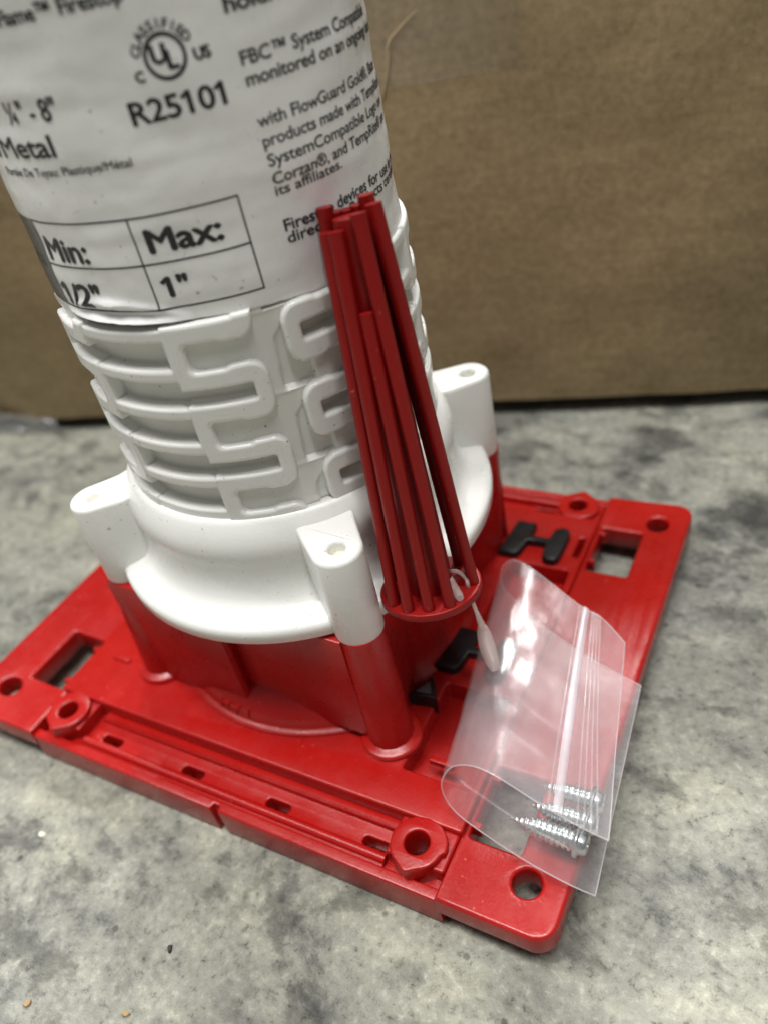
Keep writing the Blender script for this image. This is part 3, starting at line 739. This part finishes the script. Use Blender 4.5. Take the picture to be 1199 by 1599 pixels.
for j, nm in ((0, 'side_seam'), (NV, 'side_seam')):
    tube(nm, [bag_pt(i, j, -sgn * 0.2) for i in range(NU)], 0.16, M['edge'], bag, 6)
tube('bag_mouth_edge', [bag_pt(0, j, -sgn * .2) for j in range(NV + 1)], 0.13, M['edge'], bag, 6)
tube('bag_bottom_edge', [bag_pt(NU - 1, j, -sgn * .2) for j in range(NV + 1)], 0.13, M['edge'], bag, 6)
def ribbon(name, ua_, ub_, width, lift, mat):
    """strip across the bag from the near edge (ua_) to the far edge (ub_), in steps of the cross-section"""
    vs, fs = [], []; K = 5
    for j in range(NV + 1):
        uc = ua_ + (ub_ - ua_) * j / NV
        i0 = int(uc); fr = uc - i0; base = bag_pt(i0, j) * (1 - fr) + bag_pt(i0 + 1, j) * fr; nxt = bag_pt(i0 + 1, j); d_ = nxt - bag_pt(i0, j); d_ /= np.linalg.norm(d_)
        n_ = (bag_pt(i0, j, sgn) - bag_pt(i0, j))
        for q in range(K):
            t = q / (K - 1) * 2 - 1; vs.append(base + d_ * width / 2 * t + n_ * (0.05 + lift * (1 - t ** 4)))
    for j in range(NV):
        for q in range(K - 1): a = j * K + q; fs.append((a, a + 1, a + K + 1, a + K))
    return mesh_obj(name, vs, fs, mat, bag, 80)
def idx_of(curve, target): return int(min(range(NU - 2), key=lambda i: np.linalg.norm(curve[i][:2] - target[:2])))
zn, zf = idx_of(Nc, onz(872, 1268, 14.7)), idx_of(Fc, onz(915, 952, 15.7))
ribbon('zip_strip', zn, zf, 1.9, 0.45, M['zip'])
ribbon('zip_ridge', zn + 1.6, zf + 1.7, 0.5, 0.25, M['ridge'])
for q in range(4):
    ribbon('zip_ridge', max(0.2, zn - 3.6 - q * 1.35), max(0.2, zf - 2.3 - q * 0.85), 0.55, 0.22, M['ridge'])

# ------------------------------------------------------------------ screws in the bag
def screw(name, tip, head, rad=2.3):
    tip, head = np.array(tip, float), np.array(head, float); L = np.linalg.norm(head - tip); w_ = (head - tip) / L
    a = np.cross(w_, (0, 0, 1)); a /= np.linalg.norm(a); b_ = np.cross(w_, a)
    root = empty(name, tuple((tip + head) / 2)); o0 = (tip + head) / 2
    n_, rows = 20, 150; vs, fs = [], []
    for i in range(rows + 1):
        h = L * i / rows
        env = min(1.0, (h / (L * 0.42)) ** 0.9) if h > 0 else 0.02
        for k in range(n_):
            th = 2 * PI * k / n_; ph = (h / 1.1 - th / (2 * PI)) % 1.0
            tri = max(0.0, 1 - abs(ph - 0.5) / 0.32)
            r = env * (rad * 0.78 + rad * 0.22 * tri) if h < L - 0.4 else rad * 0.8
            vs.append(tip + w_ * h + r * (math.cos(th) * a + math.sin(th) * b_) - o0)
    for i in range(rows):
        for k in range(n_): k2 = (k + 1) % n_; fs.append((i * n_ + k, i * n_ + k2, (i + 1) * n_ + k2, (i + 1) * n_ + k))
    mesh_obj('shank', vs, fs, M['zinc'], root, 50)
    vs, fs = [], []; prof = [(0.3, -0.3), (3.1, -0.2), (3.3, 0.1), (3.2, 0.4), (2.5, 0.6), (2.3, 1.7), (2.0, 2.1), (0.9, 2.15), (0.7, 1.5), (0.05, 1.5)]
    for k in range(24):
        th = 2 * PI * k / 24
        for r, h in prof: vs.append(tip + w_ * (L + h) + r * 0.95 * (math.cos(th) * a + math.sin(th) * b_) - o0)
    for k in range(24):
        for q in range(len(prof) - 1): k2 = (k + 1) % 24; m_ = len(prof); fs.append((k * m_ + q, k2 * m_ + q, k2 * m_ + q + 1, k * m_ + q + 1))
    mesh_obj('head', vs, fs, M['zinc'], root, 40)
    return root
tag(screw('screw', onz(795, 1276, 4.6), onz(900, 1314, 4.6)), 'zinc screw nearest the open folded end of the bag, tip pointing left', 'screw', 'screws in the bag')
tag(screw('screw', onz(828, 1256, 5.2), onz(915, 1284, 4.8)), 'zinc screw lying against the back of the nearest one inside the bag', 'screw', 'screws in the bag')
tag(screw('screw', onz(846, 1226, 4.8), onz(925, 1250, 4.6)), 'zinc screw deepest in the bag under the zip ridges', 'screw', 'screws in the bag')

# ------------------------------------------------------------------ clear tie joining cone and bag
tie = empty('plastic_tie', tuple(onz(735, 930, 40))); to = onz(735, 930, 40)
tag(tie, 'clear plastic tag tie threaded from the red cone disc to the bag', 'tag tie')
def disc_pt(x, y, lift): return onplane(x, y, D + ax * lift, ax)
bar = spline([disc_pt(676, 868, 1.8), disc_pt(698, 900, 1.4), disc_pt(718, 934, 1.2)], 12)
tube('cross_bar', [p - to for p in bar], [0.9] * 11 + [0.75], M['tie'], tie, 10)
fil = spline([disc_pt(694, 893, 1.7), disc_pt(712, 892, 2.3), disc_pt(726, 902, 1.9), disc_pt(731, 917, 0.4), onz(737, 938, 36), onz(746, 962, 29), onz(752, 978, 24)], 40)
tube('filament', [p - to for p in fil], [0.42] * 30 + [0.42 + 0.05 * i for i in range(10)], M['tie'], tie, 8)
pd = spline([onz(752, 976, 24.4), onz(755, 990, 22.5), onz(762, 1015, 20.9), onz(769, 1035, 20.0), onz(773, 1046, 19.4)], 24)
vs, fs = tube_geo([p - to for p in pd], [0.6 + 1.15 * math.sin(PI * min(1, (i / 23) ** 0.8 * 0.93)) for i in range(24)], 14)
mesh_obj('paddle', vs, fs, M['tie'], tie, 60)

# ------------------------------------------------------------------ bits lying on the floor
def chip(name, x, y, r, mat, lab, cat):
    p = onz(x, y, GZ); vs = []; fs = []; n_ = 9
    for h, k_ in ((0.05, 1.0), (0.55, 0.8)):
        for i in range(n_):
            a = 2 * PI * i / n_; q = r * k_ * (0.75 + 0.4 * nz(i * 1.3, x * .1)); vs.append((q * 1.5 * math.cos(a), q * math.sin(a), h + 0.2 * nz(i, y * .1)))
    for i in range(n_): j = (i + 1) % n_; fs.append((i, j, n_ + j, n_ + i))
    fs.append(tuple(range(n_, 2 * n_))); fs.append(tuple(range(n_))[::-1])
    o = mesh_obj(name, vs, fs, mat, None, 30); o.location = [q * S for q in p]; o.rotation_euler = (0, 0, x); tag(o, lab, cat)
chip('wood_chip', 45, 1567, 1.0, M['chip'], 'tiny tan chip on the floor at the lower left corner', 'debris')
chip('wood_chip', 198, 1583, 0.8, M['chip'], 'tiny tan chip on the floor near the bottom edge', 'debris')
chip('rubber_crumb', 266, 1482, 0.75, M['rubber'], 'tiny black crumb on the concrete in front of the red base', 'debris')
chip('stone_crumb', 66, 1304, 1.1, M['cream'], 'tiny pale crumb on the concrete left of the red base', 'debris')
